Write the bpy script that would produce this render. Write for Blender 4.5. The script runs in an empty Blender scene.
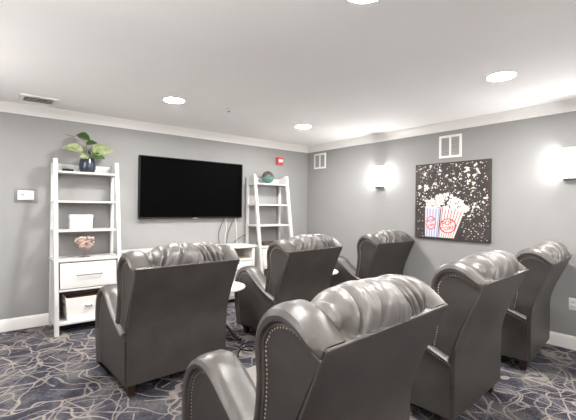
import bpy, bmesh, math, random
from mathutils import Vector, Matrix
random.seed(7)
PI = math.pi
scene = bpy.context.scene
COL = scene.collection
X, Y, H = 4.489, 4.997, 2.44          # right wall, television wall, ceiling
XL, YR = -0.85, -2.7                  # left wall, rear wall

# ------------------------------------------------------------------ materials
def mat(name, col, rough=0.5, metal=0.0, spec=0.5, coat=0.0):
    m = bpy.data.materials.new(name); m.use_nodes = True
    b = m.node_tree.nodes['Principled BSDF']
    b.inputs['Base Color'].default_value = (*col, 1)
    b.inputs['Roughness'].default_value = rough
    b.inputs['Metallic'].default_value = metal
    b.inputs['Specular IOR Level'].default_value = spec
    b.inputs['Coat Weight'].default_value = coat
    return m

def noise_mat(name, c1, c2, scale, rough=0.5, bump=0.0, bscale=None, spec=0.5, detail=4, rough2=None, metal=0.0):
    m = mat(name, c1, rough, metal, spec)
    nt = m.node_tree; N = nt.nodes; L = nt.links; b = N['Principled BSDF']
    tc = N.new('ShaderNodeTexCoord')
    n = N.new('ShaderNodeTexNoise'); n.inputs['Scale'].default_value = scale; n.inputs['Detail'].default_value = detail
    L.new(tc.outputs['Object'], n.inputs['Vector'])
    r = N.new('ShaderNodeValToRGB')
    r.color_ramp.elements[0].position = .3; r.color_ramp.elements[1].position = .7
    r.color_ramp.elements[0].color = (*c1, 1); r.color_ramp.elements[1].color = (*c2, 1)
    L.new(n.outputs['Fac'], r.inputs['Fac']); L.new(r.outputs['Color'], b.inputs['Base Color'])
    if rough2 is not None:
        mr = N.new('ShaderNodeMapRange'); mr.inputs['To Min'].default_value = rough; mr.inputs['To Max'].default_value = rough2
        L.new(n.outputs['Fac'], mr.inputs['Value']); L.new(mr.outputs['Result'], b.inputs['Roughness'])
    if bump:
        n2 = N.new('ShaderNodeTexNoise'); n2.inputs['Scale'].default_value = bscale or scale * 8; n2.inputs['Detail'].default_value = 3
        L.new(tc.outputs['Object'], n2.inputs['Vector'])
        bp = N.new('ShaderNodeBump'); bp.inputs['Strength'].default_value = bump; bp.inputs['Distance'].default_value = .004
        L.new(n2.outputs['Fac'], bp.inputs['Height']); L.new(bp.outputs['Normal'], b.inputs['Normal'])
    return m

def emit_mat(name, col, strength):
    m = mat(name, (.9, .9, .9), .4)
    b = m.node_tree.nodes['Principled BSDF']
    b.inputs['Emission Color'].default_value = (*col, 1)
    b.inputs['Emission Strength'].default_value = strength
    return m

DOWN_L, SCONCE_L, UP_L = 330.0, 62.0, 300.0
M = {}
M['wall'] = noise_mat('grey wall paint', (.283, .279, .276), (.296, .292, .288), 3, .55, .05, 180, .35)
M['ceiling'] = noise_mat('white ceiling paint', (.88, .868, .856), (.90, .888, .876), 2, .8, .04, 150, .2)
M['trim'] = noise_mat('white gloss trim paint', (.76, .735, .715), (.78, .755, .735), 4, .35)
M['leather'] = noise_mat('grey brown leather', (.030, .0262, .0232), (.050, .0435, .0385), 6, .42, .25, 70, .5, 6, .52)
M['leather_lit'] = noise_mat('soft worn leather with painted sheen', (.092, .083, .078), (.140, .128, .121), 9, .30, .15, 60, .8, 6, .44)  # cushions paler than the panels: wear plus downlight sheen put into the colour
def wrinkles(m):
    nt = m.node_tree; N = nt.nodes; L = nt.links; b = N['Principled BSDF']
    tc = N.new('ShaderNodeTexCoord'); mp = N.new('ShaderNodeMapping'); mp.inputs['Scale'].default_value = (26, 5, 5); mp.inputs['Rotation'].default_value = (0, 0, .25)
    n = N.new('ShaderNodeTexNoise'); n.inputs['Scale'].default_value = 1; n.inputs['Detail'].default_value = 3; n.inputs['Distortion'].default_value = .6
    bp = N.new('ShaderNodeBump'); bp.inputs['Strength'].default_value = .55; bp.inputs['Distance'].default_value = .012
    L.new(tc.outputs['Object'], mp.inputs['Vector']); L.new(mp.outputs[0], n.inputs['Vector']); L.new(n.outputs['Fac'], bp.inputs['Height'])
    old = b.inputs['Normal'].links[0].from_socket
    L.new(old, bp.inputs['Normal']); L.new(bp.outputs['Normal'], b.inputs['Normal'])
wrinkles(M['leather_lit'])
M['leather_roll'] = noise_mat('worn roll leather with painted light', (.056, .049, .045), (.084, .075, .069), 9, .34, .18, 60, .6, 6, .46)  # rolled edges lighter than the panels, overhead light partly painted into the tone
M['leather_seat'] = noise_mat('light seat leather', (.17, .155, .145), (.21, .195, .18), 9, .38, .18, 60, .5)  # seat paler than the other leather
M['piping'] = mat('leather piping', (.075, .068, .062), .35)
M['nail'] = mat('aged brass nailheads', (.62, .50, .40), .32, .85)
M['leg_wood'] = noise_mat('brown stained leg wood', (.020, .009, .006), (.034, .015, .009), 30, .4)
M['under'] = mat('black dust cover', (.012, .012, .012), .9)
M['white_wood'] = noise_mat('white painted wood', (.60, .585, .57), (.63, .615, .60), 6, .4)
M['tan_wood'] = noise_mat('tan inner wood', (.55, .45, .37), (.62, .52, .43), 12, .5)
M['metal_dark'] = mat('dark nickel', (.12, .115, .11), .35, .9)
M['black'] = mat('black plastic', (.006, .006, .006), .55, 0, .25)
M['screen'] = mat('black television screen', (.001, .001, .0012), .5, 0, .02)
M['silver'] = mat('silver badge', (.6, .6, .6), .3, .8)
M['plastic'] = mat('white plastic', (.80, .79, .77), .4)
M['grey_plastic'] = mat('light grey plastic', (.46, .45, .44), .5)
M['plate_grey'] = mat('mid grey plate', (.20, .195, .19), .5)
M['display'] = mat('grey display', (.16, .16, .15), .3)
M['pot'] = noise_mat('navy glazed ceramic', (.020, .027, .042), (.034, .044, .064), 8, .18)
M['soil'] = noise_mat('potting soil', (.03, .022, .016), (.06, .045, .03), 40, .95, .5)
M['stem'] = mat('green stems', (.16, .20, .07), .5)
M['leaf_dark'] = noise_mat('dark green leaf', (.05, .12, .035), (.11, .19, .06), 25, .4)
M['leaf_pale'] = noise_mat('pale variegated leaf', (.26, .36, .14), (.66, .68, .44), 22, .42)
M['wicker'] = noise_mat('brown wicker', (.16, .085, .05), (.30, .18, .12), 30, .8, .4)
M['canvas_white'] = noise_mat('white woven basket', (.72, .69, .66), (.80, .77, .74), 60, .8, .35, 120)
M['red'] = mat('red alarm plastic', (.62, .05, .05), .4)
M['lens'] = mat('clear strobe lens', (.88, .80, .78), .15)
M['teal'] = noise_mat('teal glazed glass', (.045, .13, .11), (.14, .27, .235), 9, .12)
M['brown_glaze'] = noise_mat('smoky brown glaze', (.055, .047, .042), (.11, .095, .085), 9, .15)
M['tray'] = noise_mat('dark brown tray wood', (.05, .032, .024), (.085, .055, .04), 18, .5)
M['pink'] = noise_mat('dried pink petals', (.72, .50, .45), (.90, .78, .73), 35, .7)
M['cream'] = noise_mat('cream dried petals', (.75, .66, .58), (.88, .82, .76), 35, .7)
M['brownpetal'] = mat('brown dried petals', (.16, .08, .055), .7)
M['vent_dark'] = mat('dark duct interior', (.05, .05, .05), .8)
M['vent_grey'] = mat('grey filter behind grille', (.30, .29, .28), .8)
M['slot'] = mat('outlet slots', (.05, .05, .05), .6)
M['art_ground'] = noise_mat('dark brown painted canvas', (.022, .016, .015), (.05, .037, .034), 14, .55, .3, 90)
M['art_edge'] = mat('black canvas edge', (.012, .011, .011), .5)
M['paint_white'] = noise_mat('off white paint', (.70, .67, .62), (.80, .78, .75), 60, .6)
M['paint_cream'] = noise_mat('shadowy cream paint', (.50, .43, .36), (.68, .62, .55), 60, .6)
M['paint_red'] = mat('red paint', (.55, .035, .03), .5)
M['paint_blue'] = mat('blue paint', (.22, .24, .42), .5)
M['paint_lilac'] = mat('lilac paint', (.60, .59, .68), .5)
M['light'] = emit_mat('lit downlight lens', (1, .98, .95), DOWN_L)
M['uplight'] = emit_mat('fill torchiere glow', (1, .98, .955), UP_L)
M['sconce'] = emit_mat('lit sconce glass', (1, .98, .96), SCONCE_L)
M['table_white'] = mat('white laminate', (.85, .84, .82), .25)

g = bpy.data.materials.new('clear glass'); g.use_nodes = True
nt = g.node_tree; nt.nodes.clear()
o_ = nt.nodes.new('ShaderNodeOutputMaterial'); mx = nt.nodes.new('ShaderNodeMixShader')
tr = nt.nodes.new('ShaderNodeBsdfTransparent'); gl = nt.nodes.new('ShaderNodeBsdfGlossy'); fr = nt.nodes.new('ShaderNodeLayerWeight'); fr.inputs['Blend'].default_value = .35
tr.inputs['Color'].default_value = (.93, .88, .865, 1); gl.inputs['Roughness'].default_value = .05; 
sm_ = nt.nodes.new('ShaderNodeMath'); sm_.operation = 'MULTIPLY'; sm_.inputs[1].default_value = .55
nt.links.new(fr.outputs['Facing'], sm_.inputs[0]); nt.links.new(sm_.outputs[0], mx.inputs['Fac']); nt.links.new(tr.outputs[0], mx.inputs[1]); nt.links.new(gl.outputs[0], mx.inputs[2])
nt.links.new(mx.outputs[0], o_.inputs['Surface']); M['glass'] = g

def carpet():
    m = mat('navy and beige patterned carpet', (.1, .1, .12), .95, 0, .1)
    nt = m.node_tree; N = nt.nodes; L = nt.links; b = N['Principled BSDF']
    def node(t, **k):
        n = N.new(t)
        for a, v in k.items(): setattr(n, a, v)
        return n
    def math_(op, a, b_=None, c=None):
        n = node('ShaderNodeMath', operation=op)
        for i, v in enumerate((a, b_, c)):
            if v is None: continue
            if isinstance(v, (int, float)): n.inputs[i].default_value = v
            else: L.new(v, n.inputs[i])
        return n.outputs[0]
    tc = node('ShaderNodeTexCoord')
    nz = node('ShaderNodeTexNoise'); nz.inputs['Scale'].default_value = 2.6; nz.inputs['Detail'].default_value = 1
    L.new(tc.outputs['Object'], nz.inputs['Vector'])
    def warp(amount):
        s = node('ShaderNodeVectorMath', operation='SUBTRACT'); s.inputs[1].default_value = (.5, .5, .5)
        L.new(nz.outputs['Color'], s.inputs[0])
        k = node('ShaderNodeVectorMath', operation='SCALE'); k.inputs['Scale'].default_value = amount
        L.new(s.outputs[0], k.inputs[0])
        a = node('ShaderNodeVectorMath', operation='ADD'); L.new(tc.outputs['Object'], a.inputs[0]); L.new(k.outputs[0], a.inputs[1])
        return a.outputs[0]
    def lines(scale, amount, width, off):
        mp = node('ShaderNodeMapping'); mp.inputs['Location'].default_value = off
        L.new(warp(amount), mp.inputs['Vector'])
        v = node('ShaderNodeTexVoronoi', voronoi_dimensions='2D', feature='DISTANCE_TO_EDGE'); v.inputs['Scale'].default_value = scale
        L.new(mp.outputs[0], v.inputs['Vector'])
        r = node('ShaderNodeMapRange'); r.interpolation_type = 'SMOOTHSTEP'
        r.inputs['From Min'].default_value = width * .45; r.inputs['From Max'].default_value = width
        r.inputs['To Min'].default_value = 1; r.inputs['To Max'].default_value = 0
        L.new(v.outputs['Distance'], r.inputs['Value'])
        return r.outputs[0]
    a = lines(2.9, .62, .031, (0, 0, 0))
    d = lines(2.3, .8, .029, (7.1, 4.2, 0))
    # straight rays meeting in stars, a few of them per metre
    vo = node('ShaderNodeTexVoronoi', voronoi_dimensions='2D', feature='F1'); vo.inputs['Scale'].default_value = 2.1; vo.inputs['Randomness'].default_value = .9
    wv = warp(.16); L.new(wv, vo.inputs['Vector'])
    dv = node('ShaderNodeVectorMath', operation='SUBTRACT'); L.new(wv, dv.inputs[0]); L.new(vo.outputs['Position'], dv.inputs[1])
    sx = node('ShaderNodeSeparateXYZ'); L.new(dv.outputs[0], sx.inputs[0])
    sc_ = node('ShaderNodeSeparateColor'); L.new(vo.outputs['Color'], sc_.inputs[0])
    th = math_('ARCTAN2', sx.outputs[1], sx.outputs[0])
    rr = math_('SQRT', math_('ADD', math_('MULTIPLY', sx.outputs[0], sx.outputs[0]), math_('MULTIPLY', sx.outputs[1], sx.outputs[1])))
    br = node('ShaderNodeTexNoise'); br.inputs['Scale'].default_value = 5; br.inputs['Detail'].default_value = 2
    L.new(tc.outputs['Object'], br.inputs['Vector'])
    ph_ = math_('ADD', math_('MULTIPLY_ADD', th, 4.0, math_('MULTIPLY', sc_.outputs[0], 6.28)), math_('MULTIPLY', math_('SINE', math_('MULTIPLY_ADD', th, 1.0, math_('MULTIPLY', sc_.outputs[1], 6.28))), 1.5))
    ra = math_('MULTIPLY', math_('ABSOLUTE', math_('SINE', ph_)), rr)
    def band(v, lo, hi):
        r = node('ShaderNodeMapRange'); r.interpolation_type = 'SMOOTHSTEP'
        r.inputs['From Min'].default_value = lo; r.inputs['From Max'].default_value = hi; r.inputs['To Min'].default_value = 1; r.inputs['To Max'].default_value = 0
        L.new(v, r.inputs['Value']); return r.outputs[0]
    rays = band(ra, .012, .030)
    rings_ = band(math_('ABSOLUTE', math_('SUBTRACT', rr, math_('MULTIPLY_ADD', br.outputs['Fac'], .16, .10))), .004, .010)
    brk = node('ShaderNodeMapRange'); brk.inputs['From Min'].default_value = .40; brk.inputs['From Max'].default_value = .56
    L.new(br.outputs['Fac'], brk.inputs['Value'])
    fac = math_('MAXIMUM', math_('MULTIPLY', a, .9), math_('MULTIPLY', rays, math_('MULTIPLY_ADD', brk.outputs[0], .6, .35)))
    fac = math_('MAXIMUM', fac, math_('MULTIPLY', d, .75))
    fac = math_('MAXIMUM', fac, math_('MULTIPLY', rings_, .55))
    # woven grain, long in one direction
    mp2 = node('ShaderNodeMapping'); mp2.inputs['Scale'].default_value = (34, 170, 1)
    L.new(tc.outputs['Object'], mp2.inputs['Vector'])
    gr = node('ShaderNodeTexNoise'); gr.inputs['Scale'].default_value = 1; gr.inputs['Detail'].default_value = 2
    L.new(mp2.outputs[0], gr.inputs['Vector'])
    fac = math_('MULTIPLY', fac, math_('MULTIPLY_ADD', gr.outputs['Fac'], 1.5, .02))
    fac.node.use_clamp = True
    base = node('ShaderNodeValToRGB'); e = base.color_ramp.elements
    e[0].position = .36; e[0].color = (.026, .025, .033, 1); e[1].position = .66; e[1].color = (.115, .108, .105, 1)
    x = e.new(.5); x.color = (.050, .050, .068, 1)
    bn = node('ShaderNodeTexNoise'); bn.inputs['Scale'].default_value = 4.2; bn.inputs['Detail'].default_value = 3
    L.new(tc.outputs['Object'], bn.inputs['Vector'])
    bb = math_('ADD', bn.outputs['Fac'], math_('MULTIPLY', math_('SUBTRACT', gr.outputs['Fac'], .5), .9))
    L.new(bb, base.inputs['Fac'])
    mix = node('ShaderNodeMix', data_type='RGBA'); L.new(fac, mix.inputs['Factor'])
    L.new(base.outputs['Color'], mix.inputs['A']); mix.inputs['B'].default_value = (.315, .275, .245, 1)
    L.new(mix.outputs['Result'], b.inputs['Base Color'])
    bp = node('ShaderNodeBump'); bp.inputs['Strength'].default_value = .4; bp.inputs['Distance'].default_value = .004
    L.new(gr.outputs['Fac'], bp.inputs['Height']); L.new(bp.outputs['Normal'], b.inputs['Normal'])
    return m
M['carpet'] = carpet()

# ------------------------------------------------------------------ mesh helpers
class MB:
    """collects shapes, then links them as one mesh object"""
    def __init__(s): s.bm = bmesh.new(); s.mi = 0
    def _merge(s, t):
        me = bpy.data.meshes.new('tmp')
        for f in t.faces: f.material_index = s.mi
        t.to_mesh(me); t.free(); s.bm.from_mesh(me); bpy.data.meshes.remove(me)
    def box(s, lo, hi, bev=.004, seg=2, mtx=None):
        t = bmesh.new(); bmesh.ops.create_cube(t, size=1)
        lo, hi = Vector(lo), Vector(hi); sz = hi - lo; c = (hi + lo) / 2
        for v in t.verts: v.co = Vector((v.co.x * sz.x, v.co.y * sz.y, v.co.z * sz.z)) + c
        if bev: bmesh.ops.bevel(t, geom=t.edges[:], offset=min(bev, min(sz) * .45), segments=seg, affect='EDGES', profile=.5)
        if mtx: t.transform(mtx)
        s._merge(t); return s
    def rings(s, rs, cap=True, closed=True):
        t = bmesh.new(); vs = [[t.verts.new(p) for p in r] for r in rs]; n = len(rs[0])
        for a, b in zip(vs, vs[1:]):
            for i in range(n if closed else n - 1):
                j = (i + 1) % n
                try: t.faces.new((a[i], a[j], b[j], b[i]))
                except ValueError: pass
        if cap:
            t.faces.new(list(reversed(vs[0]))); t.faces.new(vs[-1])
        bmesh.ops.remove_doubles(t, verts=t.verts[:], dist=1e-6)
        bmesh.ops.recalc_face_normals(t, faces=t.faces[:])
        s._merge(t); return s
    def tube(s, pts, r, n=10, cap=True):
        pts = [Vector(p) for p in pts]; rs = []
        rr = r if isinstance(r, (list, tuple)) else [r] * len(pts)
        up = None
        for i, p in enumerate(pts):
            d = (pts[min(i + 1, len(pts) - 1)] - pts[max(i - 1, 0)]).normalized()
            if up is None: up = d.orthogonal().normalized()
            else: up = (up - d * up.dot(d)).normalized()
            w = d.cross(up)
            rs.append([p + (up * math.cos(2 * PI * k / n) + w * math.sin(2 * PI * k / n)) * rr[i] for k in range(n)])
        return s.rings(rs, cap)
    def lathe(s, prof, c=(0, 0, 0), n=32, cap=True, axis='z'):
        rs = []
        for r, z in prof:
            ring = []
            for k in range(n):
                a = 2 * PI * k / n
                p = (r * math.cos(a), r * math.sin(a), z)
                if axis == 'y': p = (p[0], -p[2], p[1])
                if axis == 'x': p = (-p[2], p[0], p[1])
                ring.append(Vector(c) + Vector(p))
            rs.append(ring)
        return s.rings(rs, cap)
    def prism(s, poly, axis, a, b, bev=0):
        """poly: 2D points; axis: extruded axis"""
        def P(u, v, w):
            return {'x': (w, u, v), 'y': (u, w, v), 'z': (u, v, w)}[axis]
        t = bmesh.new()
        A = [t.verts.new(P(u, v, a)) for u, v in poly]; B = [t.verts.new(P(u, v, b)) for u, v in poly]
        n = len(poly)
        for i in range(n): t.faces.new((A[i], A[(i + 1) % n], B[(i + 1) % n], B[i]))
        t.faces.new(A); t.faces.new(B)
        bmesh.ops.recalc_face_normals(t, faces=t.faces[:])
        if bev: bmesh.ops.bevel(t, geom=t.edges[:], offset=bev, segments=2, affect='EDGES', profile=.5)
        s._merge(t); return s
    def blob(s, c, r, sub=1, sq=(1, 1, 1), jit=0):
        t = bmesh.new(); bmesh.ops.create_icosphere(t, subdivisions=sub, radius=1)
        for v in t.verts:
            k = 1 + random.uniform(-jit, jit)
            v.co = Vector((v.co.x * sq[0], v.co.y * sq[1], v.co.z * sq[2])) * r * k + Vector(c)
        s._merge(t); return s
    def build(s, name, mats, parent=None, smooth=35, loc=None):
        me = bpy.data.meshes.new(name); s.bm.to_mesh(me); s.bm.free()
        for m in (mats if isinstance(mats, (list, tuple)) else [mats]): me.materials.append(m)
        if smooth:
            me.polygons.foreach_set('use_smooth', [True] * len(me.polygons))
            me.set_sharp_from_angle(angle=math.radians(smooth))
        o = bpy.data.objects.new(name, me); COL.objects.link(o)
        if parent: o.parent = parent
        if loc: o.location = loc
        return o

def thing(name, label, cat, loc=(0, 0, 0), rz=0, group=None):
    o = bpy.data.objects.new(name, None); COL.objects.link(o); o.empty_display_size = .1
    o.location = loc; o.rotation_euler = (0, 0, rz)
    return tag(o, label, cat, group)
def tag(o, label, cat, group=None):
    o['label'] = label; o['category'] = cat
    if group: o['group'] = group
    return o
def struct(o): o['kind'] = 'structure'; return o
def lab(o, t): o['label'] = t; return o
def dup(src, loc, rz, label, group=None):
    r = src.copy(); COL.objects.link(r); r.location = loc; r.rotation_euler = (0, 0, rz); r['label'] = label
    if group: r['group'] = group
    for ch in list(src.children):
        c = ch.copy(); COL.objects.link(c); c.parent = r
        for g_ in list(ch.children):
            d = g_.copy(); COL.objects.link(d); d.parent = c
    return r
def spline(pts, n):
    """Catmull-Rom through pts, n samples per span"""
    pts = [Vector(p) for p in pts]; out = []
    for i in range(len(pts) - 1):
        p0 = pts[max(i - 1, 0)]; p1 = pts[i]; p2 = pts[i + 1]; p3 = pts[min(i + 2, len(pts) - 1)]
        for k in range(n):
            t = k / n
            out.append(.5 * ((2 * p1) + (p2 - p0) * t + (2 * p0 - 5 * p1 + 4 * p2 - p3) * t * t + (3 * p1 - p0 - 3 * p2 + p3) * t ** 3))
    out.append(pts[-1]); return out

# ------------------------------------------------------------------ the room
T = .12
struct(MB().box((XL - T, YR - T, -.1), (X + T, Y + T, 0), 0).build('floor', M['carpet'], None, 0))
struct(MB().box((XL - T, YR - T, H), (X + T, Y + T, H + .1), 0).build('ceiling', M['ceiling'], None, 0))
struct(MB().box((XL - T, Y, 0), (X + T, Y + T, H), 0).build('wall_back', M['wall'], None, 0))
struct(MB().box((X, YR - T, 0), (X + T, Y, H), 0).build('wall_right', M['wall'], None, 0))
struct(MB().box((XL - T, YR - T, 0), (XL, Y, H), 0).build('wall_left', M['wall'], None, 0))
struct(MB().box((XL, YR - T, 0), (X, YR, H), 0).build('wall_rear', M['wall'], None, 0))
crown = [(0, -.10), (.012, -.10), (.014, -.082), (.022, -.078), (.030, -.062), (.048, -.040), (.066, -.028), (.072, -.016), (.088, -.012), (.09, 0), (0, 0)]
base = [(0, 0), (.016, 0), (.016, .105), (.011, .118), (.006, .128), (0, .130)]
struct(MB().prism([(Y - a, H + b) for a, b in crown], 'x', XL, X).build('trim_1', M['trim']))
struct(MB().prism([(X - a, H + b) for a, b in crown], 'y', YR, Y).build('trim_2', M['trim']))
struct(MB().prism([(XL + a, H + b) for a, b in crown], 'y', YR, Y).build('trim_3', M['trim']))
struct(MB().prism([(YR + a, H + b) for a, b in crown], 'x', XL, X).build('trim_4', M['trim']))
struct(MB().prism([(Y - a, b) for a, b in base], 'x', XL, X).build('baseboard_back', M['trim']))
struct(MB().prism([(X - a, b) for a, b in base], 'y', YR, Y).build('baseboard_right', M['trim']))
struct(MB().prism([(XL + a, b) for a, b in base], 'y', YR, Y).build('baseboard_left', M['trim']))
struct(MB().prism([(YR + a, b) for a, b in base], 'x', XL, X).build('baseboard_rear', M['trim']))

# ------------------------------------------------------------------ ceiling fixtures
dl = None
for (x, y, lb) in [(1.475, 3.69, 'round recessed ceiling light above the space between television and left ladder shelf'),
                   (3.27, 3.74, 'round recessed ceiling light nearest the room corner'),
                   (3.22, 1.265, 'round recessed ceiling light over the back row at the right of the photo'),
                   (1.455, 1.205, 'recessed ceiling light only just cut by the top edge of the photo'),
                   (-.43, 3.35, 'added recessed ceiling light just left of the photo, near the television wall'),  # added out of view to brighten the left end of the television wall
                   (1.51, -1.18, 'added recessed ceiling light behind the camera, left of two'),  # this pair is added out of view for overall brightness
                   (3.22, -1.18, 'added recessed ceiling light behind the camera, right of two')]:
    if dl is None:
        dl = thing('recessed_light', lb, 'ceiling light', (x, y, H), 0, 'recessed ceiling lights')
        MB().lathe([(.098, -.001), (.099, -.006), (.103, -.007), (.107, -.005), (.109, 0)], n=40, cap=False).build('trim_ring', M['plastic'], dl)
        MB().lathe([(.0985, -.002), (.097, -.007), (.06, -.010), (.0005, -.011)], n=40).build('lens', M['light'], dl)
    else:
        dup(dl, (x, y, H), 0, lb)

v = thing('ceiling_vent', 'white air vent with dark louvres in the ceiling above the wall controller', 'vent', (.405, 4.60, H))
fx, fy = .165, .15
fm = MB()
for lo, hi in [((-fx, -fy, -.014), (fx, -fy + .04, 0)), ((-fx, fy - .04, -.014), (fx, fy, 0)), ((-fx, -fy + .035, -.014), (-fx + .04, fy - .035, 0)), ((fx - .04, -fy + .035, -.014), (fx, fy - .035, 0))]:
    fm.box(lo, hi, .003)
fm.build('frame', M['plastic'], v)
MB().box((-fx + .03, -fy + .03, -.004), (fx - .03, fy - .03, -.001), 0).build('duct_opening', M['vent_dark'], v)
for k in range(4):
    yy = -.085 + k * .058
    MB().box((-fx + .035, -.017, -.0012), (fx - .035, .017, .0012), .0005, 1, Matrix.Translation((0, yy, -.011)) @ Matrix.Rotation(math.radians(24), 4, 'X')).build('louvre', M['plastic'], v)

s_ = thing('sprinkler_head', 'tiny ceiling sprinkler head in front of the television', 'sprinkler', (2.07, 3.62, H))
MB().lathe([(.03, 0), (.03, -.004), (.014, -.008), (.010, -.02), (.0005, -.02)], n=20).build('escutcheon', M['plastic'], s_)
MB().lathe([(.0005, -.034), (.016, -.033), (.016, -.031), (.004, -.030), (.004, -.018), (.0005, -.018)], n=16).build('deflector', M['metal_dark'], s_)

# ------------------------------------------------------------------ wall lamps
sc = None
for (px, py, rz, lb) in [(X, 3.41, 0, 'glowing white glass wall sconce between the room corner and the popcorn picture'),
                         (X, 1.105, 0, 'glowing white glass wall sconce at the right edge of the photo'),
                         (XL, 3.41, PI, 'glowing wall sconce on the left wall nearer the television wall'),
                         (XL, 1.138, PI, 'added fill sconce on the left wall beside the camera'),  # this and the two behind the camera are added to brighten the ceiling
                         (X, -1.13, 0, 'added fill sconce on the right wall behind the camera'),
                         (XL, -1.13, PI, 'added fill sconce on the left wall behind the camera')]:
    if sc is None:
        sc = thing('wall_sconce', lb, 'wall lamp', (px, py, 1.825), rz, 'wall sconces')
        MB().box((-.018, -.065, -.15), (0, .065, .15), .006).build('backplate', M['plastic'], sc)
        prof = []
        n = 14
        rs = []
        for z, k in [(-.145, .9), (-.14, 1), (-.05, 1), (.05, 1), (.14, 1), (.145, .9)]:
            rs.append([(-.018 - .075 * k * math.sin(PI * i / n), .062 * k * math.cos(PI * i / n), z) for i in range(n + 1)])
        MB().rings(rs, True).build('glass_shade', M['sconce'], sc)
        for z in (-.146, .146):
            fb = MB(); fb.prism([(-.016 - .080 * math.sin(PI * i / n), .066 * math.cos(PI * i / n)) for i in range(n + 1)], 'z', z - .006, z + .006)
            fb.build('end_band', M['plastic'], sc)
    else:
        dup(sc, (px, py, 1.825), rz, lb)

# torchiere-shaped fill lamps, added out of view to brighten ceiling and room
fl = None
for (x, y, lb) in [(-.58, .75, 'added torchiere fill lamp by the left wall beside the camera'), (2.35, -1.75, 'added torchiere fill lamp behind the back row, behind the camera')]:
    if fl is None:
        fl = thing('fill_lamp', lb, 'fill lamp', (x, y, 0), 0, 'added fill torchieres')
        MB().lathe([(.0005, 0), (.15, 0), (.15, .015), (.03, .03), (.0005, .03)], n=32).build('base', M['metal_dark'], fl)
        MB().tube([(0, 0, .02), (0, 0, 1.64)], .013, 12).build('pole', M['metal_dark'], fl)
        MB().lathe([(.013, 1.62), (.06, 1.63), (.13, 1.68), (.17, 1.75), (.165, 1.75), (.125, 1.69), (.0005, 1.65)], n=36, cap=False).build('lamp_shade', M['plastic'], fl)
        MB().lathe([(.0005, 1.70), (.10, 1.70), (.10, 1.712), (.0005, 1.716)], n=24).build('bulb', M['uplight'], fl)
    else:
        dup(fl, (x, y, 0), 0, lb)

# ------------------------------------------------------------------ wall fittings
def wall_vent(y0, y1, z0, z1, lb):
    c = ((y0 + y1) / 2, (z0 + z1) / 2); hy, hz = (y1 - y0) / 2, (z1 - z0) / 2
    t = thing('wall_vent', lb, 'vent', (X, c[0], c[1]), 0)
    f = MB(); w = .030
    for lo, hi in [((-.012, -hy, hz - w), (0, hy, hz)), ((-.012, -hy, -hz), (0, hy, -hz + w)), ((-.012, -hy, -hz + w), (0, -hy + w, hz - w)),
                   ((-.012, hy - w, -hz + w), (0, hy, hz - w)), ((-.012, -.013, -hz + w), (0, .013, hz - w))]:
        f.box(lo, hi, .003)
    f.build('frame', M['plastic'], t)
    MB().box((-.003, -hy + w * .6, -hz + w * .6), (-.001, hy - w * .6, hz - w * .6), 0).build('filter', M['vent_grey'], t)
    for s in (-1, 1):
        gr = MB(); a = .014; b = hy - w + .002
        lo, hi = (a, b) if s > 0 else (-b, -a)
        n = 11
        for k in range(n):
            z = -hz + w + (k + .5) * (2 * hz - 2 * w) / n
            gr.box((-.005, lo, -.0012), (.005, hi, .0012), 0, 1, Matrix.Translation((-.0065, 0, z)) @ Matrix.Rotation(math.radians(35), 4, 'Y'))
        gr.build('grille', M['grey_plastic'], t)
wall_vent(4.535, 4.826, 2.035, 2.30, 'small white two-panel wall vent beside the room corner')
wall_vent(2.20, 2.49, 2.0, 2.285, 'larger-looking white wall vent above the popcorn picture')

def outlet(y, z, lb):
    t = thing('wall_outlet', lb, 'outlet', (X, y, z), 0, 'wall outlets')
    MB().box((-.006, -.038, -.06), (0, .038, .06), .003).build('plate', M['plastic'], t)
    for s in (-1, 1):
        so = MB().box((-.008, -.017, s * .024 - .015), (-.005, .017, s * .024 + .015), .002).build('socket', M['plastic'], t)
        sl = MB()
        for q in (-.007, .007): sl.box((-.0085, q - .0015, s * .024 - .006), (-.0075, q + .0015, s * .024 + .006), 0)
        sl.build('slot', M['slot'], so)
outlet(4.134, .488, 'white wall outlet between the middle and far right front recliners')
outlet(1.08, .443, 'white wall outlet low on the wall at the right edge of the photo')

t = thing('thermostat', 'white wall controller with small grey display on a pale grey plate', 'thermostat', (.34, Y - .001, 1.455))
MB().box((-.105, -.010, -.080), (.105, 0, .080), .004).build('backplate', M['plate_grey'], t)
bd = MB().box((-.080, -.032, -.048), (.070, -.008, .056), .008).build('cover', M['plastic'], t)
MB().box((-.052, -.0345, .000), (-.018, -.031, .014), .001).build('display', M['display'], bd)
bt = MB()
for q in (.012, .034): bt.box((q - .006, -.0345, .000), (q + .006, -.031, .010), .002)
bt.build('button', M['grey_plastic'], bd)

t = thing('fire_alarm', 'red fire alarm strobe high on the wall above the right ladder shelf', 'alarm', (3.83, Y - .001, 2.137))
MB().box((-.062, -.045, -.062), (.062, 0, .062), .008).build('housing', M['red'], t)
MB().box((-.040, -.064, -.022), (.040, -.040, .026), .010).build('strobe_lens', M['lens'], t)

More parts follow.
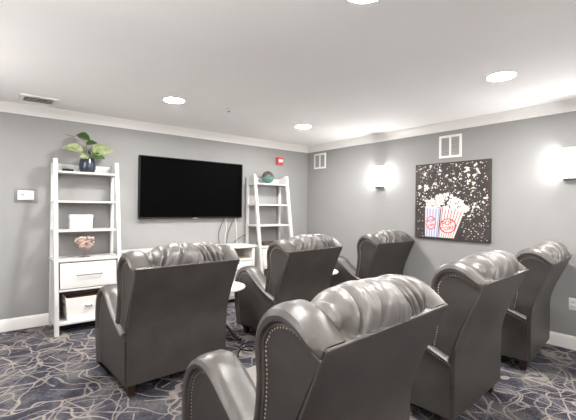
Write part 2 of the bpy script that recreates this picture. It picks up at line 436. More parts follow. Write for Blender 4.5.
# ------------------------------------------------------------------ television and cables
t = thing('television', 'large black wall-mounted flat television between the two ladder shelves', 'television', (2.300, Y - .002, 1.603), 0)
hw, hh = .775, .412
bz = MB()
for lo, hi in [((-hw, -.065, hh - .012), (hw, -.022, hh)), ((-hw, -.065, -hh), (hw, -.022, -hh + .018)), ((-hw, -.065, -hh + .014), (-hw + .012, -.022, hh - .010)), ((hw - .012, -.065, -hh + .014), (hw, -.022, hh - .010))]:
    bz.box(lo, hi, .002)
bz.build('bezel', M['black'], t)
MB().box((-hw + .008, -.062, -hh + .012), (hw - .008, -.030, hh - .008), 0).build('screen', M['screen'], t)
MB().box((-hw + .05, -.032, -hh + .05), (hw - .05, -.012, hh - .05), .008).build('back_cover', M['black'], t)
MB().box((-.035, -.067, -hh - .006), (.035, -.050, -hh + .006), .002).build('badge', M['silver'], t)
MB().box((-.25, -.016, -.2), (.25, 0, .2), .003).build('wall_bracket', M['metal_dark'], t)
CT = .803    # console top
def cable(pts, r, m, lb):
    tag(MB().tube(spline(pts, 8), r, 8).build('cable', m), lb, 'cable')
cable([(2.80, Y - .03, 1.20), (2.74, Y - .022, 1.08), (2.70, Y - .02, .95), (2.71, Y - .03, CT + .004)], .004, M['black'], 'black cable hanging from the television, leftmost of the hanging cables')
cable([(2.965, Y - .03, 1.20), (2.92, Y - .02, 1.10), (2.86, Y - .025, .98), (2.83, Y - .03, CT + .004)], .004, M['black'], 'black cable curving down from the television right of the leftmost cable')
cable([(2.800, Y - .05, 1.20), (2.810, Y - .045, 1.12), (2.82, Y - .045, 1.03), (2.79, Y - .06, .93), (2.78, Y - .07, CT + .004)], .0028, M['plastic'], 'white cable hanging from the television near the leftmost black cable')
cable([(2.962, Y - .05, 1.20), (2.985, Y - .04, 1.11), (2.99, Y - .06, .93), (2.98, Y - .08, CT + .004)], .0028, M['plastic'], 'white cable hanging nearest the right end of the television')
cable([(3.22, Y - .012, .93), (3.13, Y - .014, .91), (3.03, Y - .018, .86), (2.95, Y - .03, CT + .004)], .004, M['black'], 'black cable running from behind the right ladder shelf to the console')

# ------------------------------------------------------------------ console under the television
t = thing('media_console', 'long white media console with cubbies and drawers under the television', 'cabinet', (0, 0, 0))
cx0, cx1, cy0, cy1 = 1.27, 3.085, 4.56, Y - .02
MB().box((cx0, cy0 - .01, CT - .035), (cx1, cy1, CT), .004).build('top', M['white_wood'], t)
for a in (cx0 + .015, cx1 - .055): MB().box((a, cy0, 0), (a + .04, cy1 - .005, CT - .034), .004).build('side_panel', M['white_wood'], t)
bays = [(cx0 + .055, 1.86), (1.89, 2.46), (2.49, cx1 - .055)]
for a in (1.86, 2.46): MB().box((a, cy0 + .004, .08), (a + .03, cy1 - .01, CT - .034), .002).build('divider', M['white_wood'], t)
MB().box((cx0 + .05, cy1 - .012, .06), (cx1 - .05, cy1 - .002, CT - .034), 0).build('back_panel', M['tan_wood'], t)
MB().box((cx0 + .05, cy0 + .01, .06), (cx1 - .05, cy1 - .012, .085), .002).build('bottom_panel', M['white_wood'], t)
for a, b in bays:
    MB().box((a, cy0 + .003, .585), (b, cy1 - .012, .612), .002).build('shelf', M['white_wood'], t)
    MB().box((a + .002, cy0 + .02, .6125), (b - .002, cy1 - .013, .6145), 0).build('cubby_lining', M['tan_wood'], t)
    for z0, z1 in ((.345, .578), (.095, .335)):
        d = MB().box((a + .004, cy0 - .004, z0), (b - .004, cy0 + .30, z1), .004).build('drawer', M['white_wood'], t)
        xm = (a + b) / 2; zm = (z0 + z1) / 2
        MB().tube([(xm - .07, cy0 - .004, zm), (xm - .07, cy0 - .026, zm), (xm + .07, cy0 - .026, zm), (xm + .07, cy0 - .004, zm)], .005, 8).build('handle', M['metal_dark'], d)

# ------------------------------------------------------------------ ladder shelves
def fy(z): return -(.512 - .285 * z / 1.85)      # front leg axis in front of the wall
def ladder(xc, lb):
    t = thing('ladder_shelf', lb, 'shelf', (xc, Y - .018, 0), 0, 'white ladder shelves')
    w = .335
    for s in (-1, 1):
        a, b = (-w, -w + .042) if s < 0 else (w - .042, w)
        MB().prism([(fy(0) - .0, 0), (fy(0) + .044, 0), (fy(1.85) + .042, 1.85), (fy(1.85) + .034, 1.865), (fy(1.85) + .012, 1.868), (fy(1.85), 1.855)], 'x', a, b, .003).build('leg', M['white_wood'], t)
        MB().box((a + .004, -.045, 0), (b - .004, 0, 1.83), .003).build('leg', M['white_wood'], t)
        a2, b2 = (-w + .014, -w + .036) if s < 0 else (w - .036, w - .014)
        # solid lower side panel and the scooped bracket at the head
        MB().prism([(fy(.08) + .03, .07), (-.03, .07), (-.03, .765), (fy(.765) + .03, .765)], 'x', a2, b2).build('side_panel', M['white_wood'], t)
        top = [(fy(1.85) + .03, 1.862), (fy(1.85) + .06, 1.868), (-.15, 1.862), (-.11, 1.846), (-.06, 1.836), (-.02, 1.83)]
        MB().prism([(q.x, q.y) for q in [Vector((p[0], p[1])) for p in top]] + [(-.02, 1.70), (fy(1.70) + .03, 1.70)], 'x', a2, b2).build('bracket', M['white_wood'], t)
    for z in (1.735, 1.405, 1.085):
        MB().box((-w + .012, fy(z) + .018, z - .022), (w - .012, -.006, z), .003).build('shelf', M['white_wood'], t)
    MB().box((-w + .04, -.028, 1.735), (w - .04, -.012, 1.828), .003).build('gallery_rail', M['white_wood'], t)
    # drawer case
    zt, zb = .770, .440
    y0 = fy(zb) + .016
    MB().box((-w - .004, fy(.77) - .004, zt - .024), (w + .004, -.004, zt), .003).build('case_top', M['white_wood'], t)
    MB().box((-w + .02, y0, zb - .004), (w - .02, -.008, zb + .016), .002).build('case_bottom', M['white_wood'], t)
    MB().box((-w + .034, -.022, zb), (w - .034, -.010, zt - .02), 0).build('case_back', M['white_wood'], t)
    d = MB().prism([(fy(.465) + .012, .465), (-.08, .465), (-.08, .735), (fy(.735) + .012, .735)], 'x', -w + .056, w - .056, .003).build('drawer', M['white_wood'], t)
    zm = .602; yy = fy(zm) + .012
    MB().tube(spline([(-.12, yy + .004, zm), (-.12, yy - .024, zm), (-.10, yy - .030, zm), (.10, yy - .030, zm), (.12, yy - .024, zm), (.12, yy + .004, zm)], 4), .0055, 8).build('handle', M['metal_dark'], d)
    MB().box((-w + .012, fy(.12) + .018, .095), (w - .012, -.006, .122), .003).build('shelf', M['white_wood'], t)
    return t
LX, RX = .893, 3.505
lad = ladder(LX, 'white ladder shelf left of the television, holding a potted plant')
dup(lad, (RX, Y - .018, 0), 0, 'white ladder shelf right of the television, with a round glazed ball on top')

# plant on the left shelf
t = thing('potted_plant', 'leafy green plant in a navy ceramic pot on top of the left ladder shelf', 'plant', (.905, 4.83, 1.7365))
pt = MB().lathe([(.0005, 0), (.060, 0), (.074, .006), (.086, .04), (.088, .075), (.080, .125), (.072, .158), (.072, .165), (.066, .165), (.066, .140), (.0005, .138)], n=40).build('pot', M['pot'], t)
MB().lathe([(.0005, .146), (.04, .150), (.065, .142), (.065, .139), (.0005, .139)], n=24).build('soil', M['soil'], t)
def leaf(stem_pts, tip, width, droop, m, curl=.25, tilt=52):
    st = MB().tube(spline(stem_pts, 6), .0045, 6).build('stem', M['stem'], t)
    b = Vector(stem_pts[-1]); tp = Vector(tip); ax = tp - b
    side = ax.cross(Vector((0, 0, 1))).normalized(); up = side.cross(ax).normalized()
    rot = Matrix.Rotation(math.radians(tilt if ax.x > 0 else -tilt), 3, ax.normalized()); side = rot @ side; up = rot @ up
    n, k = 12, 6; rs = []
    mb = MB(); bm = mb.bm; V = []
    for i in range(n + 1):
        u = i / n
        wd = width * (math.sin(PI * min(1, u ** .72)) ** .8 if 0 < u < 1 else 0) + .001
        row = []
        for j in range(-k, k + 1):
            q = j / k
            p = b + ax * u + side * (wd * q) + up * (wd * curl * abs(q) + droop * (u * (1 - u) * 4 * .3 - u * u * .5) + .004 * math.sin(u * 22) * abs(q))
            row.append(bm.verts.new(p))
        V.append(row)
    for i in range(n):
        for j in range(2 * k):
            bm.faces.new((V[i][j], V[i][j + 1], V[i + 1][j + 1], V[i + 1][j]))
    bmesh.ops.solidify(bm, geom=bm.faces[:], thickness=.0012)
    mb.build('leaf', m, t, 60)
leaf([(0, 0, .145), (.0, 0, .24), (-.015, -.01, .34), (.02, -.02, .385)], (-.125, -.05, .415), .066, .02, M['leaf_dark'])
leaf([(.01, 0, .145), (.0, .01, .23), (-.01, .02, .33)], (.095, -.02, .36), .040, .03, M['leaf_dark'])
leaf([(-.01, 0, .145), (-.03, -.01, .19), (-.045, -.02, .245)], (-.255, -.06, .265), .068, .05, M['leaf_pale'])
leaf([(-.012, .01, .145), (-.03, .02, .20), (-.04, .03, .255)], (-.20, .05, .30), .050, .02, M['leaf_dark'])
leaf([(.012, 0, .145), (.03, -.01, .18), (.05, -.03, .235)], (.265, -.09, .26), .075, .03, M['leaf_pale'])
leaf([(.012, .01, .145), (.04, .02, .20), (.055, .02, .255)], (.245, .03, .325), .075, .02, M['leaf_pale'])
leaf([(.0, -.01, .145), (.02, -.03, .18), (.03, -.05, .20)], (.155, -.14, .165), .045, .03, M['leaf_dark'])
leaf([(-.005, -.01, .145), (-.01, -.03, .17), (-.015, -.05, .185)], (-.095, -.13, .155), .042, .03, M['leaf_pale'])
leaf([(.0, .01, .145), (.0, .03, .19), (.01, .05, .225)], (.06, .12, .25), .040, .02, M['leaf_dark'])
MB().tube(spline([(-.01, -.005, .34), (-.09, -.04, .385), (-.20, -.08, .395), (-.245, -.09, .400)], 6), [.003] * 18 + [.001], 6).build('stem', M['wicker'], t)

t = thing('small_black_box', 'small flat black item lying left of the plant pot on the left shelf', 'trinket', (.70, 4.765, 1.7365))
MB().box((-.055, -.02, 0), (.055, .02, .022), .004).build('body', M['black'], t)
MB().box((-.012, -.012, .022), (.012, .012, .026), .002).build('button', M['metal_dark'], t)

t = thing('white_box', 'plain white lidded box standing on the shelf above the glass bowl', 'box', (.845, 4.84, 1.0865))
MB().box((-.113, -.06, 0), (.113, .06, .125), .004).build('body', M['canvas_white'], t)
MB().box((-.118, -.065, .120), (.118, .065, .162), .004).build('lid', M['plastic'], t)

t = thing('glass_bowl', 'footed clear glass bowl on the drawer top of the left ladder shelf', 'bowl', (.870, 4.72, .7715))
MB().lathe([(.0005, .003), (.058, .003), (.060, 0), (.060, .008), (.030, .014), (.016, .024), (.014, .055), (.022, .075), (.070, .100), (.105, .140), (.116, .185), (.110, .225), (.106, .225), (.111, .185), (.100, .143), (.066, .105), (.0005, .084)], n=40).build('bowl', M['glass'], t)
mb = MB()
random.seed(3)
for k in range(95):
    a = random.uniform(0, 2 * PI); z = random.uniform(.115, .225)
    R = {0: .06, 1: .085, 2: .092, 3: .09}[min(3, int((z - .105) / .03))] * math.sqrt(random.random())
    mb.mi = random.choice((0, 0, 1, 1, 1, 1))
    mb.blob((R * math.cos(a), R * math.sin(a), z), random.uniform(.013, .022), 1, (1, random.uniform(.5, 1), random.uniform(.4, .8)), .12)
o = mb.build('potpourri', [M['pink'], M['cream'], M['brownpetal']], None, 0, (.870, 4.72, .7715))
tag(o, 'pink and cream dried petals filling the footed glass bowl', 'potpourri'); o['kind'] = 'stuff'

t = thing('storage_basket', 'white woven basket with brown rim lining on the bottom shelf of the left ladder', 'basket', (.885, 4.70, .1235))
def rect(hx, hy, z): return [(-hx, -hy, z), (hx, -hy, z), (hx, hy, z), (-hx, hy, z)]
MB().rings([rect(.198, .125, 0), rect(.218, .140, .235), rect(.206, .128, .235), rect(.190, .118, .012)], True).build('body', M['canvas_white'], t, 20)
MB().rings([rect(.205, .127, .205), rect(.204, .1265, .232), rect(.196, .119, .232), rect(.196, .119, .06)], True).build('liner', M['wicker'], t, 20)
MB().box((-.17, -.09, .10), (.17, .10, .222), .03, 3).build('folded_cloth', M['wicker'], t)
MB().box((-.05, -.140, .110), (.05, -.128, .160), .003).build('label_plate', M['plastic'], t)
MB().tube(spline([(-.03, -.138, .142), (-.026, -.158, .135), (.026, -.158, .135), (.03, -.138, .142)], 5), .006, 8).build('handle', M['metal_dark'], t)
MB().tube(spline([(-.208, -.03, .16), (-.232, -.028, .15), (-.232, .028, .15), (-.208, .03, .16)], 5), .006, 8).build('handle', M['metal_dark'], t)

# things on the right ladder
t = thing('glazed_ball', 'round ball vase, smoky above and teal below, atop the right ladder shelf', 'vase', (3.47, 4.81, 1.7365))
R = .098
pr = [(.03, 0)] + [(R * math.sin(a), R - R * math.cos(a)) for a in [math.radians(d) for d in range(22, 92, 7)]]
MB().lathe([(.0005, 0)] + pr + [(R * .999, R + .002), (.0005, R + .002)], n=40).build('lower_bowl', M['teal'], t)
pr = [(R * math.sin(a), R - R * math.cos(a)) for a in [math.radians(d) for d in range(92, 166, 7)]]
MB().lathe([(.0005, R + .003)] + [(R * .999, R + .003)] + pr + [(.022, 2 * R - .002), (.018, 2 * R - .006), (.0005, 2 * R - .006)], n=40).build('upper_dome', M['brown_glaze'], t)
t = thing('wooden_tray', 'dark brown shallow tray on the drawer top of the right ladder shelf', 'tray', (3.50, 4.74, .7715))
MB().box((-.20, -.10, 0), (.20, .10, .012), .003).build('base', M['tray'], t)
rim = MB()
for lo, hi in [((-.205, -.105, 0), (.205, -.09, .045)), ((-.205, .09, 0), (.205, .105, .045)), ((-.205, -.09, 0), (-.19, .09, .045)), ((.19, -.09, 0), (.205, .09, .045))]: rim.box(lo, hi, .003)
rim.build('rim', M['tray'], t)

# ------------------------------------------------------------------ popcorn picture
t = thing('popcorn_picture', 'square dark canvas picture of popcorn bursting from striped buckets', 'picture', (X, 2.328, 1.462), 0)
ph, pw = .482, .478
MB().box((-.035, -pw, -ph), (-.001, pw, ph), .003).build('canvas', [M['art_ground']], t, 0)
FX = -.036
def Q(u, v): return (u * pw, v * ph)    # u to the right as seen = -y
def poly(mb, pts, mi, depth):
    mb.mi = mi
    mb.prism([(-u, v) for u, v in pts], 'x', FX + .001, FX - depth)
# buckets: photo frame: left bucket x .14-.37, right bucket .33-.63 (fractions of width), tops near .53 down, bottoms at .97
def F(fx, fz): return ((fx - .5) * 2 * pw, (.5 - fz) * 2 * ph)
def lerp2(a, b, k): return (a[0] + (b[0] - a[0]) * k, a[1] + (b[1] - a[1]) * k)
def bucket(name, tl, tr, bl, br, n, mats):
    mb = MB()
    for k in range(n):
        a, b = (k + (.22 if k % 2 else -.22 if k else 0)) / n, (k + 1 + (-.22 if k % 2 else .22 if k < n - 1 else 0)) / n
        q = [F(*lerp2(tl, tr, a)), F(*lerp2(tl, tr, b)), F(*lerp2(bl, br, b)), F(*lerp2(bl, br, a))]
        poly(mb, q, k % 2, .0015 if k % 2 else .0012)
    return mb.build(name, mats, t, 0)
b1 = bucket('painted_bucket', (.155, .57), (.39, .59), (.155, .975), (.345, .975), 11, [M['paint_lilac'], M['paint_blue']]); lab(b1, 'bucket with blue stripes')
b2 = bucket('painted_bucket', (.375, .58), (.70, .60), (.335, .975), (.555, .975), 15, [M['paint_white'], M['paint_red']]); lab(b2, 'bucket with red stripes')
def badge(c, rx, rz, rot, mats, par):
    mb = MB(); cr, sr = math.cos(rot), math.sin(rot)
    for mi, k, dp in ((1, 1.0, .0022), (0, .86, .0028)):
        pts = []
        for i in range(28):
            a = 2 * PI * i / 28
            x, z = rx * k * math.cos(a), rz * k * math.sin(a)
            o = F(*c); pts.append((o[0] + x * cr - z * sr, o[1] + x * sr + z * cr))
        poly(mb, pts, mi, dp)
    return mb.build('badge', mats, par, 0)
def word(txt, c, size, rot, m, par):
    cu = bpy.data.curves.new('lettering', 'FONT'); cu.body = txt; cu.size = size; cu.align_x = 'CENTER'; cu.align_y = 'CENTER'; cu.extrude = .0006; cu.offset = size * .02
    o = bpy.data.objects.new('tmp', cu); COL.objects.link(o)
    dg = bpy.context.evaluated_depsgraph_get(); me = bpy.data.meshes.new_from_object(o.evaluated_get(dg)); bpy.data.objects.remove(o)
    me.name = 'lettering'; me.materials.clear(); me.materials.append(m)
    p = F(*c)
    me.transform(Matrix.Translation((FX - .0030, -p[0], p[1])) @ Matrix(((0, 0, -1, 0), (-1, 0, 0, 0), (0, 1, 0, 0), (0, 0, 0, 1))) @ Matrix.Rotation(rot, 4, 'Z'))
    ob = bpy.data.objects.new('lettering', me); COL.objects.link(ob); ob.parent = par
    return ob
g1 = badge((.238, .79), .070, .085, -.1, [M['paint_lilac'], M['paint_red']], b1)
word('POP', (.236, .765), .058, .2, M['paint_red'], b1); word('CORN', (.242, .822), .044, .2, M['paint_red'], b1)
g2 = badge((.476, .82), .108, .092, .2, [M['paint_white'], M['paint_red']], b2)
word('POP', (.470, .785), .082, .2, M['paint_red'], b2); word('CORN', (.482, .853), .068, .2, M['paint_red'], b2)
random.seed(11)
mb = MB()
def kernel(c, r):
    n = random.randint(3, 5)
    for k in range(n):
        a = random.uniform(0, 2 * PI); q = r * .55
        mb.mi = random.choice((0, 0, 0, 1))
        mb.blob((FX - .001 - random.random() * .002, -(c[0] + q * math.cos(a)), c[1] + q * math.sin(a)), r * random.uniform(.45, .7), 1, (.12, 1, 1), .2)
def dot(c, r):
    mb.mi = random.choice((0, 0, 1)); mb.blob((FX - .001, -c[0], c[1]), r, 0, (.25, 1, 1), .25)
for k in range(215):      # heap over the buckets
    u = random.random(); fxx = .17 + .56 * u; top = .60 - .20 * math.sin(PI * min(1, max(0, (fxx - .12) / .62))) ** .8
    fz = random.uniform(top, .60 + .04 * (u - .3))
    kernel(F(fxx, fz), random.uniform(.012, .022))
for k in range(75):       # flying kernels
    fxx, fz = random.uniform(.05, .95), random.uniform(.04, .55)
    kernel(F(fxx, fz), random.uniform(.014, .027) if random.random() < .5 else random.uniform(.008, .014))
for k in range(14):
    kernel(F(random.uniform(.68, .92), random.uniform(.55, .75)), random.uniform(.010, .020))
for k in range(620):
    fxx, fz = random.uniform(.02, .98), random.uniform(.02, .98)
    if fz > .6 and .13 < fxx < .66: continue
    if fz > .6 and fxx < .13 and random.random() < .3: continue
    dot(F(fxx, fz), random.uniform(.003, .0075))
mb.build('painted_popcorn', [M['paint_white'], M['paint_cream']], t, 0)

# ------------------------------------------------------------------ side tables
def side_table(x, y, lb):
    t = thing('side_table', lb, 'table', (x, y, 0), 0, 'round side tables')
    MB().lathe([(.0005, .528), (.235, .528), (.246, .534), (.25, .545), (.246, .556), (.235, .560), (.0005, .560)], n=48).build('table_top', M['table_white'], t)
    MB().lathe([(.0005, .06), (.030, .06), (.034, .10), (.022, .15), (.020, .40), (.030, .48), (.075, .515), (.080, .528), (.0005, .528)], n=24).build('pedestal', M['black'], t)
    for k in range(4):
        a = PI / 4 + k * PI / 2; c, s = math.cos(a), math.sin(a)
        pts = [(c * r, s * r, z) for r, z in ((.015, .16), (.06, .15), (.12, .085), (.17, .03), (.205, .013), (.215, .028))]
        MB().tube(spline(pts, 5), [.016] * 15 + [.014] * 6 + [.012] * 5, 8).build('leg', M['black'], t)
    return t
tb = side_table(1.865, 3.38, 'round white side table between the left and middle front recliners')
tb2 = dup(tb, (3.325, 3.47, 0), 0, 'round white side table between the middle and right front recliners, mostly hidden')
cable([(2.15, 3.10, .006), (2.04, 3.14, .006), (1.93, 3.10, .006), (1.90, 3.01, .006), (1.98, 2.95, .006), (2.03, 3.02, .006), (1.95, 3.06, .006), (1.84, 2.98, .006), (1.76, 2.86, .006)], .006, M['black'], 'black power cord looped on the carpet in front of the left side table')

# ------------------------------------------------------------------ recliners
W = .410; WI = .285
def roll(outline, seam, s, weights, bulge=.026, inner=WI):
    """side panel, rolled edge and inner face of a wing or an arm; s = -1 left, +1 right"""
    spec = [(1.0, W - .004), (.93, W - .001), (.80, W + bulge * .75), (.50, W + bulge), (.20, W + bulge * .62), (.04, W - .012), (0, W - .04), (.02, inner + .035), (.18, inner + .012), (.42, inner)]
    rs = []
    for a, x in spec:
        r = []
        for p, q, w in zip(outline, seam, weights):
            xx = x if w >= .999 else (W - .004) + (x - (W - .004)) * w if x > W - .004 else x
            r.append((s * xx, p[0] + (q[0] - p[0]) * a, p[1] + (q[1] - p[1]) * a))
        rs.append(r)
    return MB().rings(rs, True)
def pair(op, se, n=5):
    a = spline([(p[0], p[1], 0) for p in op], n); b = spline([(p[0], p[1], 0) for p in se], n)
    return [(p.x, p.y) for p in a], [(p.x, p.y) for p in b]
def nails(path, s, parent, x=W - .003):
    mb = MB()
    L = [Vector((p[0], p[1])) for p in path]; step = .0155; acc = 0; pts = [L[0]]
    for a, b in zip(L, L[1:]):
        d = (b - a).length
        while acc + d >= step:
            k = (step - acc) / d; a = a + (b - a) * k; d = (b - a).length; acc = 0; pts.append(a)
        acc += d
    for p in pts:
        mb.lathe([(.0052, 0), (.0046, .0022), (.0028, .0038), (.0003, .0044)], (s * x, p.x, p.y), 8, True, 'x') if s < 0 else mb.lathe([(.0052, 0), (.0046, -.0022), (.0028, -.0038), (.0003, -.0044)], (s * x, p.x, p.y), 8, True, 'x')
    mb.build('nailhead_trim', M['nail'], parent)

def make_recliner(lb, loc, rz):
    t = thing('recliner', lb, 'armchair', loc, rz, 'leather recliners in two rows')
    # wings
    wo = [(.165, .52), (.135, .66), (.128, .78), (.140, .88), (.125, .955), (.075, 1.018), (.0, 1.042), (-.07, 1.022), (-.130, .978), (-.172, .944)]
    ws = [(.125, .52), (.103, .66), (.098, .78), (.105, .875), (.088, .925), (.045, .962), (-.012, .972), (-.07, .955), (-.115, .928), (-.166, .900)]
    o1, s1 = pair(wo, ws)
    back = [(-.158, .90), (-.095, .77), (-.028, .62), (.006, .52), (.010, .46), (.10, .46)]
    out = o1 + back; sm = s1 + back
    wt = [1.0] * len(o1) + [0.0] * len(back)
    for i in range(4): wt[len(o1) - 1 - i] = max(.25, 1 - (4 - i) * .15)
    nailp = [(p[0] - .010 * (1 if p[1] < .93 else .4), p[1] - (.010 if p[1] > .90 else 0)) for p in s1[:-5]]
    # arms
    ao = [(.615, .095), (.650, .30), (.660, .48), (.652, .57), (.620, .650), (.555, .708), (.480, .722), (.400, .695), (.310, .628), (.210, .558), (.110, .508), (.022, .474)]
    as_ = [(.575, .095), (.610, .30), (.618, .48), (.610, .55), (.585, .610), (.540, .650), (.480, .660), (.410, .635), (.320, .573), (.220, .508), (.120, .461), (.022, .428)]
    o2, s2 = pair(ao, as_)
    aback = [(.018, .40), (.014, .25), (.014, .095)]
    aout = o2 + aback; asm = s2 + aback
    awt = [1.0] * len(o2) + [0.0] * len(aback)
    nail2 = [(p[0] - (.010 if p[1] < .6 and p[0] > .5 else .005), p[1] - (.010 if p[1] > .6 or p[0] < .5 else 0)) for p in s2]
    for s in (-1, 1):
        w_ = roll(out, sm, s, wt).build('wing', M['leather_roll'], t, 40)
        MB().tube([(s * (W + .003), p[0], p[1]) for p in s1], .0055, 8).build('piping', M['leather_roll'], w_)
        nails(nailp, s, w_)
        a_ = roll(aout, asm, s, awt, .030, .272).build('arm', M['leather_roll'], t, 40)
        MB().tube([(s * (W + .003), p[0], p[1]) for p in s2], .0055, 8).build('piping', M['leather_roll'], a_)
        nails(nail2, s, a_)
        MB().prism([(p[0] + (q[0] - p[0]) * .98, p[1] + (q[1] - p[1]) * .98) for p, q in zip(out, sm)], 'x', s * (W - .012), s * (W - .0005)).build('side_facing', M['leather'], w_, 0)
        MB().prism([(p[0] + (q[0] - p[0]) * .98, p[1] + (q[1] - p[1]) * .98) for p, q in zip(aout, asm)], 'x', s * (W - .012), s * (W - .0005)).build('side_facing', M['leather'], a_, 0)
    # outside back, a curved upholstered slab
    prof = spline([(.0, .095, 0), (-.002, .30, 0), (-.004, .44, 0), (-.014, .53, 0), (-.045, .63, 0), (-.108, .78, 0), (-.176, .935, 0)], 5)
    def slab(u, k, th):
        hw = (.400 + .006 * (k / (len(prof) - 1)))
        p = prof[k]; b = .010 * (1 - u * u) * math.sin(PI * min(1, .1 + .9 * k / len(prof)))
        return (u * hw, p.x - b * .8 - th, p.y)
    nu = 14; mb = MB(); rs = []
    n = len(prof)
    for i in range(nu + 1):
        u = -1 + 2 * i / nu
        ring = [slab(u, k, .004) for k in range(n)] + [(u * .405, prof[k].x + .022, prof[k].y - .006) for k in range(n - 1, -1, -1)]
        rs.append(ring)
    mb.rings(rs, True)
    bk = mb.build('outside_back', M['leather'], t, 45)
    pp = MB()
    pp.tube([slab(-1 + 2 * i / nu, n - 1, .001) for i in range(nu + 1)], .0055, 8)
    for s in (-1, 1): pp.tube([slab(s, k, .0) for k in range(14, n)], .0045, 8)
    pp.build('piping', M['piping'], bk)
    # shirred back cushion
    pv = spline([(-.178, .930, 0), (-.182, .975, 0), (-.166, 1.025, 0), (-.120, 1.066, 0), (-.060, 1.082, 0), (.010, 1.066, 0), (.075, 1.015, 0), (.118, .930, 0), (.135, .82, 0), (.125, .70, 0), (.130, .60, 0), (.155, .50, 0), (.150, .46, 0)], 6)
    creases = [(-.90, .08, .030, .034, .60), (-.77, .40, .018, .050, .42), (-.52, .20, .024, .009, .26), (-.36, .34, .018, .034, .42), (-.02, .10, .030, .006, .20), (.14, .34, .022, .013, .30),
               (.36, -.34, .016, .040, .48), (.47, -.40, .013, .026, .36), (.62, -.44, .016, .048, .50), (.76, -.34, .014, .030, .34), (.91, -.12, .030, .030, .60)]
    nu = 220; nv = len(pv); mb = MB(); bm = mb.bm; V = []
    # normals of the profile
    nrm = []
    for k in range(nv):
        d = (pv[min(k + 1, nv - 1)] - pv[max(k - 1, 0)]).normalized(); nrm.append(Vector((-d.y, d.x)))
    for i in range(nu + 1):
        u = -1 + 2 * i / nu; row = []
        fall = 1 - abs(u) ** 8
        for k in range(nv):
            v = k / (nv - 1); p = pv[k]; nn = nrm[k]
            amt = -.062 * (1 - fall) - .012 * u * u
            for (u0, sl, wd, dp, ln) in creases:
                ua = u0 + sl * v * 1.6
                q_ = (u - ua) / (wd * (1 + 1.4 * v / ln)); amt -= dp * (math.exp(-q_ * q_) if q_ < 0 else math.exp(-q_ * q_ * .30)) * max(0, 1 - v / ln) ** .7 * min(1, .35 + v * 14)
            amt += (.006 * math.sin(u * 6.5 + v * 7 + .6) + .003 * math.sin(u * 15 - v * 16)) * max(0, 1 - v * 1.6)
            if k == 0: amt = min(0, amt * .15)
            row.append(bm.verts.new((u * .302, p.x + nn.x * amt, p.y + nn.y * amt)))
        V.append(row)
    for i in range(nu):
        for k in range(nv - 1):
            bm.faces.new((V[i][k], V[i + 1][k], V[i + 1][k + 1], V[i][k + 1]))
    # close the cushion from behind and below
    for i in range(nu): bm.faces.new((V[i][0], V[i][nv - 1], V[i + 1][nv - 1], V[i + 1][0]))
    bm.faces.new(V[0]); bm.faces.new(list(reversed(V[nu])))
    bmesh.ops.recalc_face_normals(bm, faces=bm.faces[:])
    mb.build('back_cushion', M['leather_lit'], t, 70)
    # seat, front rail, footrest panel
    sp = [(.10, .30), (.72, .30), (.775, .34), (.790, .40), (.770, .455), (.70, .482), (.50, .490), (.30, .480), (.12, .465)]
    pr = spline([(a, b, 0) for a, b in sp], 4); rs = []
    for i in range(13):
        u = -1 + i / 6; k = 1 - .10 * abs(u) ** 6
        rs.append([(u * .268, .42 + (p.x - .42) * k, .38 + (p.y - .38) * (k if p.y > .38 else 1)) for p in pr])
    lab(MB().rings(rs, True).build('seat_cushion', M['leather_seat'], t, 60), 'paler leather seat')
    MB().box((-.266, .66, .11), (.266, .735, .330), .025, 3).build('footrest', M['leather'], t)
    MB().box((-.27, .03, .10), (.27, .64, .30), .01).build('base_frame', M['under'], t)
    # turned down feet
    for sx in (-1, 1):
        for y in (.055, .53):
            c = (sx * .355, y)
            MB().rings([[(c[0] + a * q, c[1] + b * q, z) for a, b in ((-1, -1), (1, -1), (1, 1), (-1, 1))] for q, z in ((.018, 0), (.021, .004), (.031, .085), (.032, .105))], True).build('leg', M['leg_wood'], t, 20)
    return t
R_ = math.radians
rec = make_recliner('leather recliner in the front row nearest the left ladder shelf', (1.172, 2.737, 0), R_(2.9))
dup(rec, (2.620, 2.941, 0), R_(5.8), 'leather recliner in the middle of the front row, facing the right ladder shelf')
dup(rec, (4.035, 2.968, 0), R_(2.3), 'leather recliner in the front row against the wall, left of the popcorn picture')
dup(rec, (1.175, .988, 0), R_(4.2), 'leather recliner nearest the camera, largest, at the bottom of the photo')
dup(rec, (2.590, 1.138, 0), R_(3.7), 'leather recliner in the middle of the back row, below the popcorn picture')
dup(rec, (3.935, 1.192, 0), R_(6.7), 'leather recliner farthest right in the back row, beside the wall outlet')

# ------------------------------------------------------------------ camera
f, yaw, pitch, rl, cy, h = 373.0092, .8909, .0045, .0116, -4.1367, 1.3577
cam = bpy.data.cameras.new('camera'); co = bpy.data.objects.new('camera', cam); COL.objects.link(co)
cam.sensor_fit = 'HORIZONTAL'; cam.sensor_width = 36; cam.lens = f / 576 * 36
cam.shift_y = cy / 576
fw = Vector((math.cos(yaw), math.sin(yaw), 0)); rt = Vector((math.sin(yaw), -math.cos(yaw), 0)); up = Vector((0, 0, 1))
F3 = fw * math.cos(pitch) + up * math.sin(pitch); U3 = up * math.cos(pitch) - fw * math.sin(pitch)
r2 = rt * math.cos(rl) + U3 * math.sin(rl); u2 = U3 * math.cos(rl) - rt * math.sin(rl)
m = Matrix.Identity(4)
for i in range(3): m[i][0], m[i][1], m[i][2] = r2[i], u2[i], -F3[i]
m.translation = (0, 0, h)
co.matrix_world = m; cam.clip_start = .05
scene.camera = co

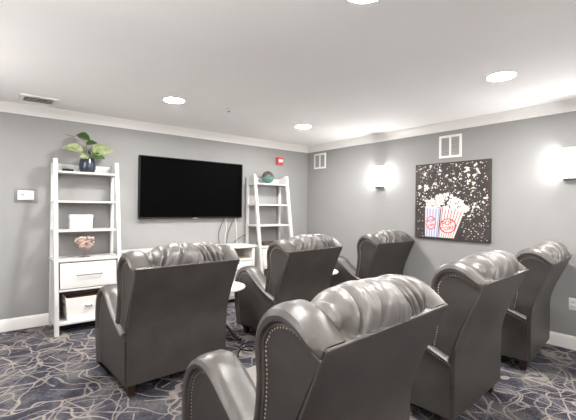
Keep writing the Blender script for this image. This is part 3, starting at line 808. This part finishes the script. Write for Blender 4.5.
w = bpy.data.worlds.new('world'); scene.world = w; w.use_nodes = True
w.node_tree.nodes['Background'].inputs['Color'].default_value = (.05, .05, .05, 1)
vs = scene.view_settings
vs.view_transform = 'Standard'; vs.look = 'None'; vs.gamma = 1; vs.use_curve_mapping = False; vs.exposure = .70
scene.cycles.transparent_max_bounces = 32; scene.cycles.max_bounces = 12; scene.cycles.diffuse_bounces = 8
